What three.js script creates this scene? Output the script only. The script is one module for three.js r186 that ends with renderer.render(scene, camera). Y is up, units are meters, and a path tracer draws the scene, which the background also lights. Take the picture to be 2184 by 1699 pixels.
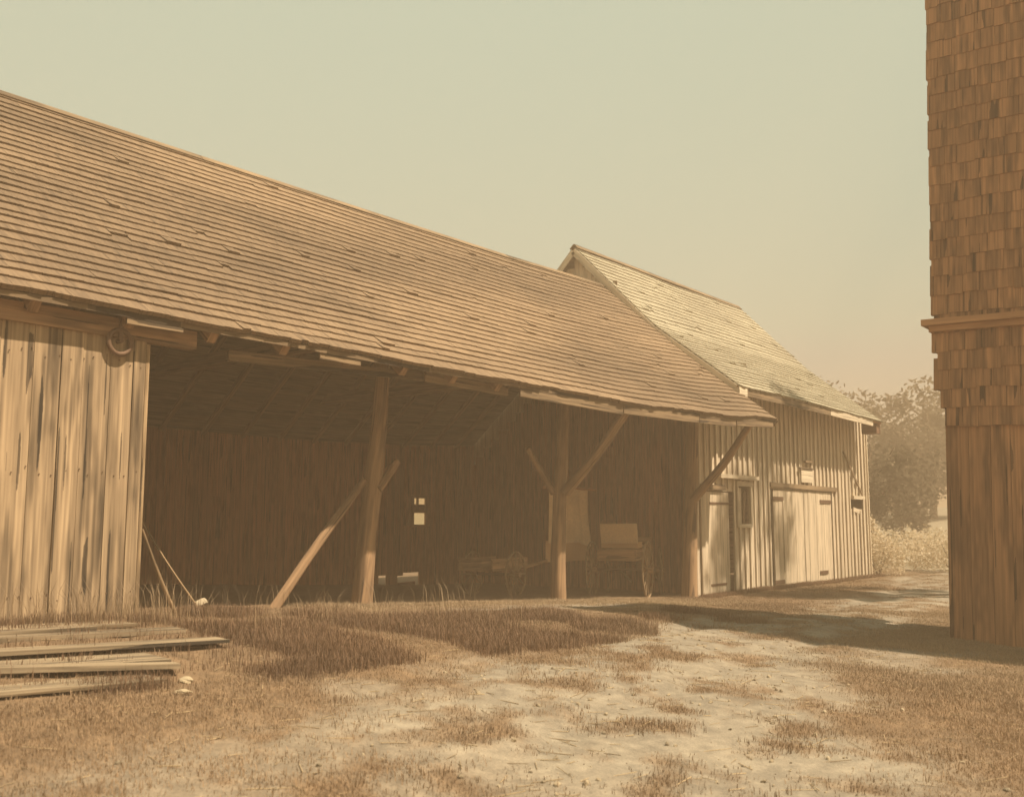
import * as THREE from 'three';
import { mergeGeometries } from 'three/addons/utils/BufferGeometryUtils.js';

// ---------------------------------------------------------------- camera, sky, sun, exposure
const scene = new THREE.Scene();
const EYE = 1.5, YAW = THREE.MathUtils.degToRad(38.4), PITCH = Math.atan(265 / 2150);
const camera = new THREE.PerspectiveCamera(2 * Math.atan(849.5 / 2150) * 180 / Math.PI, 1024 / 796, 0.1, 1500);
camera.position.set(0, EYE, 0);
camera.focus = 13.5; camera.userData.fStop = 2.4;
camera.lookAt(Math.cos(YAW) * Math.cos(PITCH) * 10, EYE + Math.sin(PITCH) * 10, -Math.sin(YAW) * Math.cos(PITCH) * 10);

const renderer = new THREE.WebGLRenderer({ antialias: true });
renderer.toneMapping = THREE.LinearToneMapping;
renderer.toneMappingExposure = 2.0;
renderer.shadowMap.enabled = true;

{ // a hazy, even, pale sky
  const W = 256, H = 128, d = new Float32Array(W * H * 4);
  for (let j = 0; j < H; j++) for (let i = 0; i < W; i++) {
    const o = (j * W + i) * 4, el = Math.abs(j / (H - 1) - 0.5) * 2;
    const lon = i / W * Math.PI * 2, k = (1.03 - 0.05 * el) * (0.97 + 0.06 * fbm(Math.cos(lon) * 2.2 + 9, Math.sin(lon) * 2.2 + j / H * 7, 301, 4));
    d[o] = 0.254 * k; d[o + 1] = 0.303 * k; d[o + 2] = 0.242 * k; d[o + 3] = 1;
  }
  const t = new THREE.DataTexture(d, W, H, THREE.RGBAFormat, THREE.FloatType);
  t.mapping = THREE.EquirectangularReflectionMapping;
  t.minFilter = t.magFilter = THREE.LinearFilter; t.needsUpdate = true;
  scene.background = t; scene.environment = t;
}
const sun = new THREE.DirectionalLight(new THREE.Color().setRGB(1, 0.83, 0.61), 5.0);
sun.position.set(0.30, 1.75, 1).normalize().multiplyScalar(80).add(new THREE.Vector3(15, 0, -6));
sun.target.position.set(15, 0, -6);
sun.castShadow = true; sun.shadow.radius = 1.6;
sun.shadow.mapSize.set(4096, 4096);
Object.assign(sun.shadow.camera, { left: -40, right: 40, top: 40, bottom: -40, near: 1, far: 200 });
scene.add(sun, sun.target);
scene.fog = new THREE.FogExp2(new THREE.Color().setRGB(1.0, 0.73, 0.49), 0.0112);

// ---------------------------------------------------------------- helpers
function rngOf(seed) { let a = seed >>> 0; return () => { a = a + 0x6D2B79F5 | 0; let t = Math.imul(a ^ a >>> 15, 1 | a); t = t + Math.imul(t ^ t >>> 7, 61 | t) ^ t; return ((t ^ t >>> 14) >>> 0) / 4294967296; }; }
const R = rngOf(1908);
const rr = (a, b) => a + (b - a) * R();
const sm = (a, b, x) => { const t = Math.min(1, Math.max(0, (x - a) / (b - a))); return t * t * (3 - 2 * t); };
function lerp(a, b, t) { return a + (b - a) * t; }
function hash2(i, j, s) { let h = Math.imul(i, 374761393) + Math.imul(j, 668265263) + Math.imul(s, 2147483647 >> 3) | 0; h = Math.imul(h ^ h >>> 13, 1274126177); return ((h ^ h >>> 16) >>> 0) / 4294967296; }
function vnoise(x, y, s = 0) { const i = Math.floor(x), j = Math.floor(y), u = x - i, v = y - j, a = u * u * (3 - 2 * u), b = v * v * (3 - 2 * v); return lerp(lerp(hash2(i, j, s), hash2(i + 1, j, s), a), lerp(hash2(i, j + 1, s), hash2(i + 1, j + 1, s), a), b); }
function fbm(x, y, s = 0, o = 4) { let v = 0, a = 0.5, t = 0; for (let k = 0; k < o; k++) { v += a * vnoise(x, y, s + k * 17); t += a; a *= 0.5; x *= 2.03; y *= 2.03; } return v / t; }
function pwl(pts, x) { if (x <= pts[0][0]) return pts[0][1]; for (let i = 1; i < pts.length; i++) if (x <= pts[i][0]) { const t = (x - pts[i - 1][0]) / (pts[i][0] - pts[i - 1][0]); return lerp(pts[i - 1][1], pts[i][1], t * t * (3 - 2 * t)); } return pts[pts.length - 1][1]; }

const taken = new Map();
function numbered(n) { const c = taken.get(n) || 0; taken.set(n, c + 1); return c ? `${n}_${String(c).padStart(3, '0')}` : n; }
function tag(o, label, category, group, kind) { o.userData.label = label; o.userData.category = category; if (group) o.userData.group = group; if (kind) o.userData.kind = kind; return o; }
function thing(name, label, category, pos, group) { const g = new THREE.Group(); g.name = numbered(name); g.position.set(...pos); scene.add(g); return tag(g, label, category, group); }
// geometry is written in world metres and moved into the frame of its thing
function put(name, geo, mat, parent) {
  let p = parent; const off = new THREE.Vector3();
  while (p && p !== scene) { off.add(p.position); p = p.parent; }
  if (off.lengthSq()) geo.translate(-off.x, -off.y, -off.z);
  const m = new THREE.Mesh(geo, mat); m.name = parent === scene ? numbered(name) : name;
  m.castShadow = m.receiveShadow = true; parent.add(m); return m;
}
function sub(name, parent) { const g = new THREE.Group(); g.name = name; parent.add(g); return g; }

// a board: box with uv in metres, v along its longest side, corners slightly off square
const BOX_F = [[0, 1, 3, 2, 0], [4, 6, 7, 5, 0], [0, 4, 5, 1, 1], [2, 3, 7, 6, 1], [0, 2, 6, 4, 2], [1, 5, 7, 3, 2]];
function hexa(c) { // eight corners, index bit0 = x, bit1 = y, bit2 = z
  const pos = [], uv = [], idx = []; const e = [c[1].clone().sub(c[0]).length(), c[2].clone().sub(c[0]).length(), c[4].clone().sub(c[0]).length()];
  const L = e.indexOf(Math.max(...e)), u0 = R() * 7, v0 = R() * 7;
  const faces = [[0, 2, 3, 1, 0, 1], [4, 5, 7, 6, 0, 1], [0, 1, 5, 4, 0, 2], [2, 6, 7, 3, 0, 2], [0, 4, 6, 2, 1, 2], [1, 3, 7, 5, 1, 2]];
  faces.forEach(([a, b, d, f, ax, ay], k) => {
    const n = pos.length / 3;
    for (const q of [a, b, d, f]) { const p = c[q]; pos.push(p.x, p.y, p.z); const co = [(q & 1) * e[0], (q >> 1 & 1) * e[1], (q >> 2 & 1) * e[2]]; const lo = ax === L ? co[ax] : ay === L ? co[ay] : co[ay], ac = ax === L ? co[ay] : co[ax]; uv.push(u0 + ac + k * 0.31, v0 + lo); }
    idx.push(n, n + 1, n + 2, n, n + 2, n + 3);
  });
  const g = new THREE.BufferGeometry(); g.setAttribute('position', new THREE.Float32BufferAttribute(pos, 3)); g.setAttribute('uv', new THREE.Float32BufferAttribute(uv, 2)); g.setIndex(idx);
  const ng = g.toNonIndexed(); ng.computeVertexNormals(); return ng;
}
const V = (x, y, z) => new THREE.Vector3(x, y, z);
function bx(x0, x1, y0, y1, z0, z1, j = 0) {
  const c = []; for (let k = 0; k < 8; k++) c.push(V((k & 1 ? x1 : x0) + (R() - .5) * j, (k & 2 ? y1 : y0) + (R() - .5) * j, (k & 4 ? z1 : z0) + (R() - .5) * j)); return hexa(c);
}
// square timber from a to b, w wide, d deep
function beam(a, b, w, d, upHint = V(0, 1, 0), taper = 1, j = 0) {
  const dir = b.clone().sub(a).normalize(); let s = new THREE.Vector3().crossVectors(dir, upHint); if (s.lengthSq() < 1e-4) s = V(1, 0, 0).cross(dir); s.normalize(); const t = new THREE.Vector3().crossVectors(s, dir).normalize();
  const c = []; for (let k = 0; k < 8; k++) { const e = k & 2 ? b : a, q = k & 2 ? taper : 1; c.push(e.clone().addScaledVector(s, (k & 1 ? .5 : -.5) * w * q + (R() - .5) * j).addScaledVector(t, (k & 4 ? .5 : -.5) * d * q + (R() - .5) * j)); } return hexa(c);
}
// rough log through points with radii
function log(pts, radii, rad = 10, rough = 0.08, seed = 1, flat = 0) {
  const curve = new THREE.CatmullRomCurve3(pts), n = Math.max(6, pts.length * 4), pos = [], uv = [], idx = [];
  const fr = curve.computeFrenetFrames(n, false); let len = curve.getLength();
  for (let i = 0; i <= n; i++) {
    const t = i / n, p = curve.getPointAt(t), q = t * (radii.length - 1), k = Math.min(radii.length - 2, Math.floor(q)), r = lerp(radii[k], radii[k + 1], q - k);
    for (let s = 0; s <= rad; s++) {
      const a = s / rad * Math.PI * 2, sq = flat ? 1 / Math.pow(Math.pow(Math.abs(Math.cos(a)), flat) + Math.pow(Math.abs(Math.sin(a)), flat), 1 / flat) : 1;
      const rw = r * sq * (1 + rough * (vnoise((s % rad) * 0.9, t * len * 3, seed) - .5) * 2);
      const v = p.clone().addScaledVector(fr.normals[i], Math.cos(a) * rw).addScaledVector(fr.binormals[i], Math.sin(a) * rw);
      pos.push(v.x, v.y, v.z); uv.push(s / rad * r * 6.28 + seed * .37, t * len + seed * .71);
    }
  }
  for (let i = 0; i < n; i++) for (let s = 0; s < rad; s++) { const a = i * (rad + 1) + s, b = a + rad + 1; idx.push(a, b, a + 1, b, b + 1, a + 1); }
  for (const e of [0, n]) { const c = pos.length / 3, p = curve.getPointAt(e / n); pos.push(p.x, p.y, p.z); uv.push(0, 0); for (let s = 0; s < rad; s++) { const a = e * (rad + 1) + s; e ? idx.push(c, a, a + 1) : idx.push(c, a + 1, a); } }
  const g = new THREE.BufferGeometry(); g.setAttribute('position', new THREE.Float32BufferAttribute(pos, 3)); g.setAttribute('uv', new THREE.Float32BufferAttribute(uv, 2)); g.setIndex(idx); g.computeVertexNormals(); return g;
}

// ---------------------------------------------------------------- textures and materials
function tex(w, h, f, repU, repV, color = true) {
  const d = new Uint8Array(w * h * 4); for (let j = 0; j < h; j++) for (let i = 0; i < w; i++) { const c = f(i / w, j / h), o = (j * w + i) * 4; d[o] = c[0]; d[o + 1] = c[1]; d[o + 2] = c[2]; d[o + 3] = 255; }
  const t = new THREE.DataTexture(d, w, h); t.wrapS = t.wrapT = THREE.RepeatWrapping; t.magFilter = THREE.LinearFilter; t.minFilter = THREE.LinearMipmapLinearFilter; t.generateMipmaps = true; t.repeat.set(repU, repV); if (color) t.colorSpace = THREE.SRGBColorSpace; t.needsUpdate = true; return t;
}
// tiling noise on a torus of integer periods
function tn(u, v, pu, pv, s) { const x = u * pu, y = v * pv, i = Math.floor(x), j = Math.floor(y), a0 = x - i, b0 = y - j, a = a0 * a0 * (3 - 2 * a0), b = b0 * b0 * (3 - 2 * b0), m = (q, p) => ((q % p) + p) % p; const h = (p, q) => hash2(m(p, pu), m(q, pv), s); return lerp(lerp(h(i, j), h(i + 1, j), a), lerp(h(i, j + 1), h(i + 1, j + 1), a), b); }
function grain(seed, depth, fine = 1) {
  return (u, v) => {
    const streak = tn(u, v, 96 * fine, 3, seed) * .42 + tn(u, v, 40 * fine, 2, seed + 1) * .28 + tn(u, v, 170, 11, seed + 2) * .3;
    const blot = tn(u, v, 14, 3, seed + 3) * .4 + tn(u, v, 30, 7, seed + 4) * .35 + tn(u, v, 60, 19, seed + 5) * .25;
    let k = 1 - depth * (1 - streak) * 1.0 - depth * .55 * sm(.4, .85, blot);
    if (tn(u, v, 60, 4, seed + 8) > .86) k -= depth * .7;           // checks in the weathered surface
    k = Math.max(.15, k); const c = 255 * k; return [c, c * (.965 + .035 * k), c * (.93 + .07 * k)];
  };
}
const grainA = tex(512, 512, grain(3, .42), .55, .33), grainB = tex(512, 512, grain(31, .50), .5, .28), grainC = tex(512, 512, grain(53, .24), .6, .3), grainS = tex(256, 256, grain(77, .22), 1.3, .9);
const bumpA = tex(512, 512, (u, v) => { const k = 255 * (tn(u, v, 96, 3, 3) * .5 + tn(u, v, 170, 11, 5) * .3 + tn(u, v, 24, 19, 8) * .2); return [k, k, k]; }, .55, .33, false);
const lin = (r, g, b) => new THREE.Color().setRGB(r, g, b);
const wood = (r, g, b, map = grainA, extra = {}) => new THREE.MeshStandardMaterial({ color: lin(r, g, b), map, bumpMap: bumpA, bumpScale: .004, roughness: .93, ...extra });
const tones = (r, g, b, map, spread, n = 5) => Array.from({ length: n }, (_, i) => { const k = 1 + spread * ((i / (n - 1)) - .5) * 2; return wood(r * k, g * (k * .97 + .03 * k * k), b * k * (.94 + .06 * k), map); });
const pick = a => a[Math.floor(R() * a.length)];
const M = {
  doorBoard: tones(.60, .435, .27, grainB, .09), wallBoard: tones(.78, .65, .485, grainC, .05), batten: tones(.80, .68, .51, grainC, .04),
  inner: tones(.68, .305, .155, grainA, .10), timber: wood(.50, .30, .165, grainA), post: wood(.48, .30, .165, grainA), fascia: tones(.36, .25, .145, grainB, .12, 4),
  pole: wood(.52, .36, .205, grainA), plank: tones(.44, .34, .22, grainB, .12), dark: wood(.30, .15, .08, grainB), wagon: wood(.55, .33, .18, grainA), bigdoor: tones(.78, .65, .48, grainC, .04),
  iron: new THREE.MeshStandardMaterial({ color: lin(.13, .075, .045), roughness: .7, metalness: .35 }),
  rshingle: tones(.54, .28, .14, grainA, .08, 6), rtrim: wood(.52, .28, .145, grainC),
  canvas: new THREE.MeshStandardMaterial({ color: lin(.82, .60, .37), roughness: .95, side: THREE.DoubleSide, map: tex(128, 128, (u, v) => { const k = 205 + 50 * (tn(u, v, 64, 64, 5) * .5 + tn(u, v, 6, 5, 6) * .5); return [k, k, k]; }, 1, 1) }),
  burlap: new THREE.MeshStandardMaterial({ color: lin(.58, .36, .2), roughness: 1, side: THREE.DoubleSide }),
  stone: new THREE.MeshStandardMaterial({ color: lin(.34, .27, .175), roughness: .95 }),
  glass: new THREE.MeshPhysicalMaterial({ color: lin(.95, .93, .85), transmission: 1, thickness: 0, roughness: .12, ior: 1.5 }),
  shingle: new THREE.MeshStandardMaterial({ color: 0xffffff, vertexColors: true, map: grainS, roughness: .95 }),
  paper: new THREE.MeshStandardMaterial({ color: lin(.34, .28, .19), roughness: .9, side: THREE.DoubleSide }),
};

// ---------------------------------------------------------------- ground
function groundY(x, z) {
  const s = Math.min(.66, Math.max(0, .0465 * (18.6 - x))), w = sm(-1.5, -9.0, z);
  let y = s * w;
  y += sm(36, 75, x) * 2.6 * sm(-60, 10, -Math.abs(z + 20) + 10) + sm(-30, -90, z) * 2.5;
  const near = 1 - sm(40, 90, Math.hypot(x, z));
  y += near * (.05 * (fbm(x * .7, z * .7, 5) - .5) + .035 * (fbm(x * 2.6, z * 2.6, 9) - .5));
  // two shallow wheel ruts along the track
  const c = trackZ(x); for (const o of [-.75, .75]) y -= .035 * near * Math.exp(-Math.pow((z - c - o) / .2, 2));
  return y;
}
function trackZ(x) { return pwl([[-10, -3.0], [3, -4.2], [7, -4.9], [10, -5.3], [14, -5.6], [20, -6.2], [30, -8.2], [45, -14]], x); }
// how much bare pale earth (1) or turf (0) lies at a spot
function bare(x, z) {
  const c = trackZ(x), d = Math.abs(z - c), w = z > c ? pwl([[-10, 1.2], [3, 2.2], [5.5, 3.2], [7.5, 2.4], [10, 1.2], [14, .9], [40, .9]], x) : pwl([[-10, .8], [5, .6], [8, .75], [14, 1.15], [24, 1.1], [40, .9]], x);
  const n = fbm(x * .9, z * 1.1, 21, 5), n2 = fbm(x * 3.1, z * 3.7, 33, 4);
  let b = sm(w + .5, w - .5, d + (n - .5) * 1.5) * sm(.70, .47, n2 * .75 + n * .25 + (Math.abs(d) < .35 ? .06 : 0));
  b = Math.max(b, .75 * sm(.55, .72, fbm(x * .55 + 7, z * .8, 51, 4)) * sm(-6.5, -5.6, z));
  // trodden strip in front of the posts, laid pale to paint the sunlit band
  b = Math.max(b, 1.1 * Math.exp(-Math.pow((z + 8.15 + .11 * (x - 8.5) + .5 * (n - .5)) / pwl([[7, .2], [10, .45], [13, .7]], x), 2)) * sm(7.0, 8.4, x) * sm(16, 13, x) * sm(.2, .45, n2));
  b *= lerp(.65, 1, sm(3.2, 5.2, x + 1.6 * (n - .5)));
  return Math.min(1, Math.max(0, b));
}
{
  const axis = (dense0, dense1, step, far) => { const a = []; for (let v = dense0; v <= dense1 + 1e-6; v += step) a.push(v); let s = step, v = dense1; while (v < far) { s *= 1.16; v += s; a.push(v); } s = step; v = dense0; while (v > -far) { s *= 1.16; v -= s; a.unshift(v); } return a; };
  const xs = axis(1, 24, .085, 260), zs = axis(-11, -.5, .085, 260), nx = xs.length, nz = zs.length;
  const pos = new Float32Array(nx * nz * 3), col = new Float32Array(nx * nz * 3), uv = new Float32Array(nx * nz * 2), idx = [];
  for (let j = 0; j < nz; j++) for (let i = 0; i < nx; i++) {
    const x = xs[i], z = zs[j], o = j * nx + i; pos[o * 3] = x; pos[o * 3 + 1] = groundY(x, z); pos[o * 3 + 2] = z; uv[o * 2] = x; uv[o * 2 + 1] = z;
    const b = bare(x, z), m = fbm(x * 1.7, z * 1.7, 61, 4), f = fbm(x * 9, z * 9, 71, 3);
    let r = lerp(.20 + .07 * (m - .5), 0.282 + .12 * (m - .5) + .05 * (f - .5), b), g = lerp(.128 + .045 * (m - .5), 0.238 + .10 * (m - .5) + .045 * (f - .5), b), bl = lerp(.07 + .025 * (m - .5), 0.178 + .07 * (m - .5) + .035 * (f - .5), b);
    if (x + 2.2 * (m - .5) > 34.5) { r = .33 + .1 * (m - .5); g = .28 + .09 * (m - .5); bl = .195 + .06 * (m - .5); }   // far field, its sunlit brightness painted in as a paler colour, ragged edge
    col[o * 3] = r; col[o * 3 + 1] = g; col[o * 3 + 2] = bl;
  }
  for (let j = 0; j < nz - 1; j++) for (let i = 0; i < nx - 1; i++) { const a = j * nx + i, b = a + nx; idx.push(a, b, a + 1, b, b + 1, a + 1); }
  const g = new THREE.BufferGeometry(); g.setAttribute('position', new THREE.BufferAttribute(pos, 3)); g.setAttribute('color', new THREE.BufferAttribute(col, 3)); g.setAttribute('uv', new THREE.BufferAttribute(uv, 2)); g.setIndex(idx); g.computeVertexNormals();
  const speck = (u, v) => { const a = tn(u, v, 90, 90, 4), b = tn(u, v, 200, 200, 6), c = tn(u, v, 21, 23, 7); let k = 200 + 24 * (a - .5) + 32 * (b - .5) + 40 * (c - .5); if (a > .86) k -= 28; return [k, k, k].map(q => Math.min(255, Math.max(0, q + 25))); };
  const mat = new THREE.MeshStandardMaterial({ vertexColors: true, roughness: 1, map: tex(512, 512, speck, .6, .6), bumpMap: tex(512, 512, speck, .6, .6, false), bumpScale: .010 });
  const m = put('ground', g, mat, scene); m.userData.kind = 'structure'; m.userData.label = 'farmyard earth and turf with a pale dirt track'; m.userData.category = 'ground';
}

// ---------------------------------------------------------------- shingled roofs
// P(x, t) with t from eave (0) to ridge (1) gives a point; courses of single split shingles
function courses(parent, P, x0, x1, n, seed, tint, base, wmin = .10, wmax = .24) {
  const rnd = rngOf(seed), q = (a, b) => a + (b - a) * rnd();
  for (let c = 0; c < n; c++) {
    const pos = [], col = [], uv = []; let x = x0 + q(0, .1) - .1;
    const e = 1 / n, ph = q(0, 50);
    while (x < x1) {
      const w = q(wmin, wmax), xa = Math.max(x0, x), xb = Math.min(x1, x + w - .0012); x += w; if (xb - xa < .02) continue; const chip = c && rnd() < .006 ? q(.2, .5) : 0;
      const wav = (vnoise(x * .55 + ph, c * 3.1, seed) - .5) * .34 + (vnoise(x * 1.9 + ph, c * 3.1, seed + 5) - .5) * .22;
      const tb = (c + wav * e / e * .55 + chip + q(-.022, .022)) * e - (c === 0 ? .12 * e + q(0, .12) * e : 0), tt = Math.min(1.004, (c + 1.9) * e), th = .036 + .012 * vnoise(x * 1.1, c * 5.3, seed + 9) + q(-.0015, .0015) + (rnd() < .012 ? .018 : 0), sk = q(-.006, .006);
      const pt = (xx, t, h) => { const p = P(xx, t), a = P(xx, t + .004), s = a.clone().sub(p).normalize(), nrm = V(1, 0, 0).cross(s); if (nrm.y < 0) nrm.negate(); return p.addScaledVector(nrm, h); };
      const A = pt(xa, tb, th), B = pt(xb, tb + sk * .3, th + q(-.0015, .0015)), C = pt(xb, tt, .004), D = pt(xa, tt, .004), A0 = pt(xa, tb, -.004), B0 = pt(xb, tb + sk * .3, -.004);
      const k = tint(x, c / n) * q(.965, 1.035), cr = base[0] * k, cg = base[1] * k * (.96 + .04 * k), cb = base[2] * k * (.93 + .07 * k), u0 = q(0, 9), v0 = q(0, 9), L = .3;
      const quad = (a, b, cc, d, uvs) => { for (const [p, t] of [[a, 0], [b, 1], [cc, 2], [a, 0], [cc, 2], [d, 3]]) { pos.push(p.x, p.y, p.z); col.push(cr, cg, cb); uv.push(u0 + uvs[t][0], v0 + uvs[t][1]); } };
      const ww = xb - xa; quad(A, B, C, D, [[0, 0], [ww, 0], [ww, L], [0, L]]); quad(A0, B0, B, A, [[0, 0], [ww, 0], [ww, .03], [0, .03]]); quad(A0, A, D, D, [[0, 0], [.03, 0], [.03, L], [0, L]]); quad(B, B0, C, C, [[0, 0], [.03, 0], [.03, L], [0, L]]);
    }
    const g = new THREE.BufferGeometry(); g.setAttribute('position', new THREE.Float32BufferAttribute(pos, 3)); g.setAttribute('color', new THREE.Float32BufferAttribute(col, 3)); g.setAttribute('uv', new THREE.Float32BufferAttribute(uv, 2)); g.computeVertexNormals();
    put('shingle_course', g, M.shingle, parent);
  }
}
// closed slab that follows P, thick metres down
function slab(P, x0, x1, nx, nt, thick, drop) {
  const pos = [], uv = [], idx = []; const at = (i, j) => P(lerp(x0, x1, i / nx), j / nt);
  for (const lay of [0, 1]) for (let j = 0; j <= nt; j++) for (let i = 0; i <= nx; i++) { const p = at(i, j); pos.push(p.x, p.y - drop - lay * thick, p.z); uv.push(j * .9, p.x); }
  const W = nx + 1, N = W * (nt + 1), q = (a, b, c, d) => idx.push(a, b, c, a, c, d);
  for (let j = 0; j < nt; j++) for (let i = 0; i < nx; i++) { const a = j * W + i; q(a, a + 1, a + W + 1, a + W); q(N + a, N + a + W, N + a + W + 1, N + a + 1); }
  for (let i = 0; i < nx; i++) { q(i, N + i, N + i + 1, i + 1); const a = nt * W + i; q(a, a + 1, N + a + 1, N + a); }
  for (let j = 0; j < nt; j++) { const a = j * W; q(a, a + W, N + a + W, N + a); const b = a + nx; q(b, N + b, N + b + W, b + W); }
  const g = new THREE.BufferGeometry(); g.setAttribute('position', new THREE.Float32BufferAttribute(pos, 3)); g.setAttribute('uv', new THREE.Float32BufferAttribute(uv, 2)); g.setIndex(idx); const n = g.toNonIndexed(); n.computeVertexNormals(); return n;
}

// ---------------------------------------------------------------- the long open shed
const EZ = -8.6, RZ = -12.7, BACK = -16.8;
const eaveY = x => pwl([[-3, 3.50], [4.3, 3.49], [6.4, 3.47], [9.2, 3.45], [14, 3.43], [17, 3.50], [19.55, 3.62]], x);
const ridgeY = x => pwl([[-3, 6.9], [6, 6.90], [11, 6.91], [15, 6.93], [19.6, 7.0]], x);
const shedP = (x, t) => V(x, lerp(eaveY(x), ridgeY(x), t) - .07 * Math.sin(Math.PI * Math.min(1, Math.max(0, t))) * (.6 + .8 * vnoise(x * .25, 2, 3)), lerp(EZ, RZ, t));
const SX0 = -2.5, SX1 = 19.60;
const shed = thing('open_shed', 'long open-fronted wagon shed with mossy wooden shingle roof', 'shed', [8.5, 0, -12.7]);
{
  const roof = sub('roof', shed);
  // weathering of the shingles: darker damp runs and paler dry patches
  const tint = (x, t) => { const a = fbm(x * .22 - t * 2.2, t * 3.2 + x * .1, 41, 4), b = fbm(x * .6 + 11, t * 6, 44, 4); return .99 + 1.45 * (a - .5) + .55 * (b - .5); };
  courses(roof, shedP, SX0, SX1, 31, 11, (x, t) => Math.max(.6, Math.min(1.3, tint(x, t))), [.218, .147, .088]);
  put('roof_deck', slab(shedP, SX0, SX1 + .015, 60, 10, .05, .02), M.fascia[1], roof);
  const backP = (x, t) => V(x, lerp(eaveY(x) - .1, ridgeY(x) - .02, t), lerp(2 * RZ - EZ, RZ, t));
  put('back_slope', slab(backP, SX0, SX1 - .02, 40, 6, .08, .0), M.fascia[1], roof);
  for (const [za, zb] of [[.11, .0], [-.09, .0]]) for (let x = SX0; x < SX1; x += 3.66) { const x1 = Math.min(SX1, x + 3.65); put('ridge_board', beam(V(x, ridgeY(x) + .004, RZ + za * .55), V(x1, ridgeY(x1) + .004, RZ + za * .55), .14, .012, V(0, .76, za > 0 ? .65 : -.65)), pick(M.fascia), roof); }
  // rafters and their ties
  for (let x = SX0 + .25; x < SX1; x += .92) {
    const e = shedP(x, .015), r = shedP(x, .985), b = V(x, eaveY(x) - .25, 2 * RZ - EZ - .1);
    put('rafter', beam(V(x, e.y - .15, e.z), V(x, r.y - .17, r.z), .10, .13), M.timber, shed);
    put('rafter', beam(V(x, r.y - .19, r.z - .06), V(x, b.y, b.z), .10, .12), M.timber, shed);
  }
  // plate beam on the posts, tie beams
  put('plate_beam', bx(SX0, 18.4, 4.16, 4.36, -10.1, -9.9, .01), M.timber, shed);
  for (const x of [.5, 4.98, 9.42, 13.87]) put('tie_beam', bx(x - .09, x + .09, 3.94, 4.15, BACK + .1, -9.86, .01), M.timber, shed);
  // posts with outward braces
  const post = (x, pts, rad, seed) => put('post', log(pts, rad, 12, .07, seed, 5), M.post, shed);
  post(18.4, [V(18.36, -.15, -10), V(18.42, 1.1, -10), V(18.58, 2.6, -10), V(18.66, 4.3, -10)], [.15, .13, .12, .11], 3);
  post(13.85, [V(13.86, .0, -10), V(13.86, .9, -10), V(13.92, 1.95, -10), V(14.02, 3, -10), V(14.05, 4.2, -10)], [.125, .11, .10, .09, .085], 5);
  post(9.42, [V(9.38, .2, -10), V(9.47, 1.1, -10), V(9.56, 1.9, -10), V(9.68, 2.9, -10), V(9.74, 4.2, -10)], [.13, .115, .115, .09, .08], 7);
  post(4.95, [V(4.95, .3, -10), V(4.98, 2, -10), V(4.97, 4.2, -10)], [.17, .15, .12], 9);
  put('brace', log([V(18.45, 1.95, -9.92), V(18.56, 2.7, -9.25), V(18.62, 3.42, -8.72)], [.08, .07, .06], 8, .06, 13, 5), M.post, shed);
  put('brace', log([V(13.90, 2.0, -9.88), V(13.93, 2.65, -9.22), V(13.96, 3.28, -8.70)], [.08, .07, .06], 8, .06, 14, 5), M.post, shed);
  put('brace', log([V(9.58, 1.95, -9.9), V(9.72, 2.12, -9.88), V(9.9, 2.34, -9.86)], [.05, .045, .04], 8, .06, 15, 5), M.timber, shed);
  put('brace', log([V(13.86, 2.0, -10.08), V(13.5, 2.35, -10.1), V(13.12, 2.72, -10.08)], [.05, .045, .035], 8, .06, 16, 5), M.timber, shed);
  // boards under the eave
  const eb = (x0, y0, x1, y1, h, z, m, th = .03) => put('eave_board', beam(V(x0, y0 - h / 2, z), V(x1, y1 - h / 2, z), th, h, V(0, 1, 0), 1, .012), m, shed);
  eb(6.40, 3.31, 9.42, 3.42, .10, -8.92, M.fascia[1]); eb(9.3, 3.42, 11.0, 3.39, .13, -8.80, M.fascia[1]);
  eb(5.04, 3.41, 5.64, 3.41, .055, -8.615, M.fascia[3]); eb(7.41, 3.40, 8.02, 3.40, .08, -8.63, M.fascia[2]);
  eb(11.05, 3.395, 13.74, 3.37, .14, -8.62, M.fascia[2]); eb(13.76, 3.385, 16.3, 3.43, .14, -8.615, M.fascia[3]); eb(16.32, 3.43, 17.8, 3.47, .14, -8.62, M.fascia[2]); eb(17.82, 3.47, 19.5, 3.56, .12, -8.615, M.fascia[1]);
  put('eave_beam', beam(V(SX0, 3.36, -8.80), V(5.9, 3.33, -8.80), .10, .18), M.timber, shed);
  // verge board at the right end
  { const a = shedP(SX1 + .02, 0), b = shedP(SX1 + .02, .2); put('verge_board', beam(V(SX1 + .02, a.y - .09, a.z + .01), V(SX1 + .02, b.y - .09, b.z), .028, .15), M.fascia[2], shed); }
  // big boarded door hung under the eave at the left
  const door = sub('sliding_door', shed);
  for (let x = 5.36, k = 0; x > 2.4; k++) { const w = [.13, .23, .27, .21, .25, .29, .22, .26, .24, .28, .25, .27][k % 12]; put('board', bx(x - w + .006, x, .47 + rr(-.03, .03), 3.27 + rr(-.02, .02), -8.815 - (k % 3) * .003, -8.785 - (k % 3) * .004, .006), M.doorBoard[[3, 1, 0, 3, 4, 2, 1, 3, 2, 4, 0, 2][k % 12]], door); x -= w; }
  for (const y of [.85, 1.95, 3.0]) put('ledge', bx(2.42, 5.34, y - .08, y + .08, -8.87, -8.825), M.inner[3], door);
  { const nails = []; for (let x = 5.30; x > 2.5; x -= .115) for (const y of [.85, 1.95, 3.0]) { nails.push(new THREE.CylinderGeometry(.006, .006, .008, 6).rotateX(Math.PI / 2).translate(x + rr(-.02, .02), y + rr(-.04, .04), -8.783)); } put('nail_heads', mergeGeometries(nails), M.iron, door).userData.kind = 'stuff'; }
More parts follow.
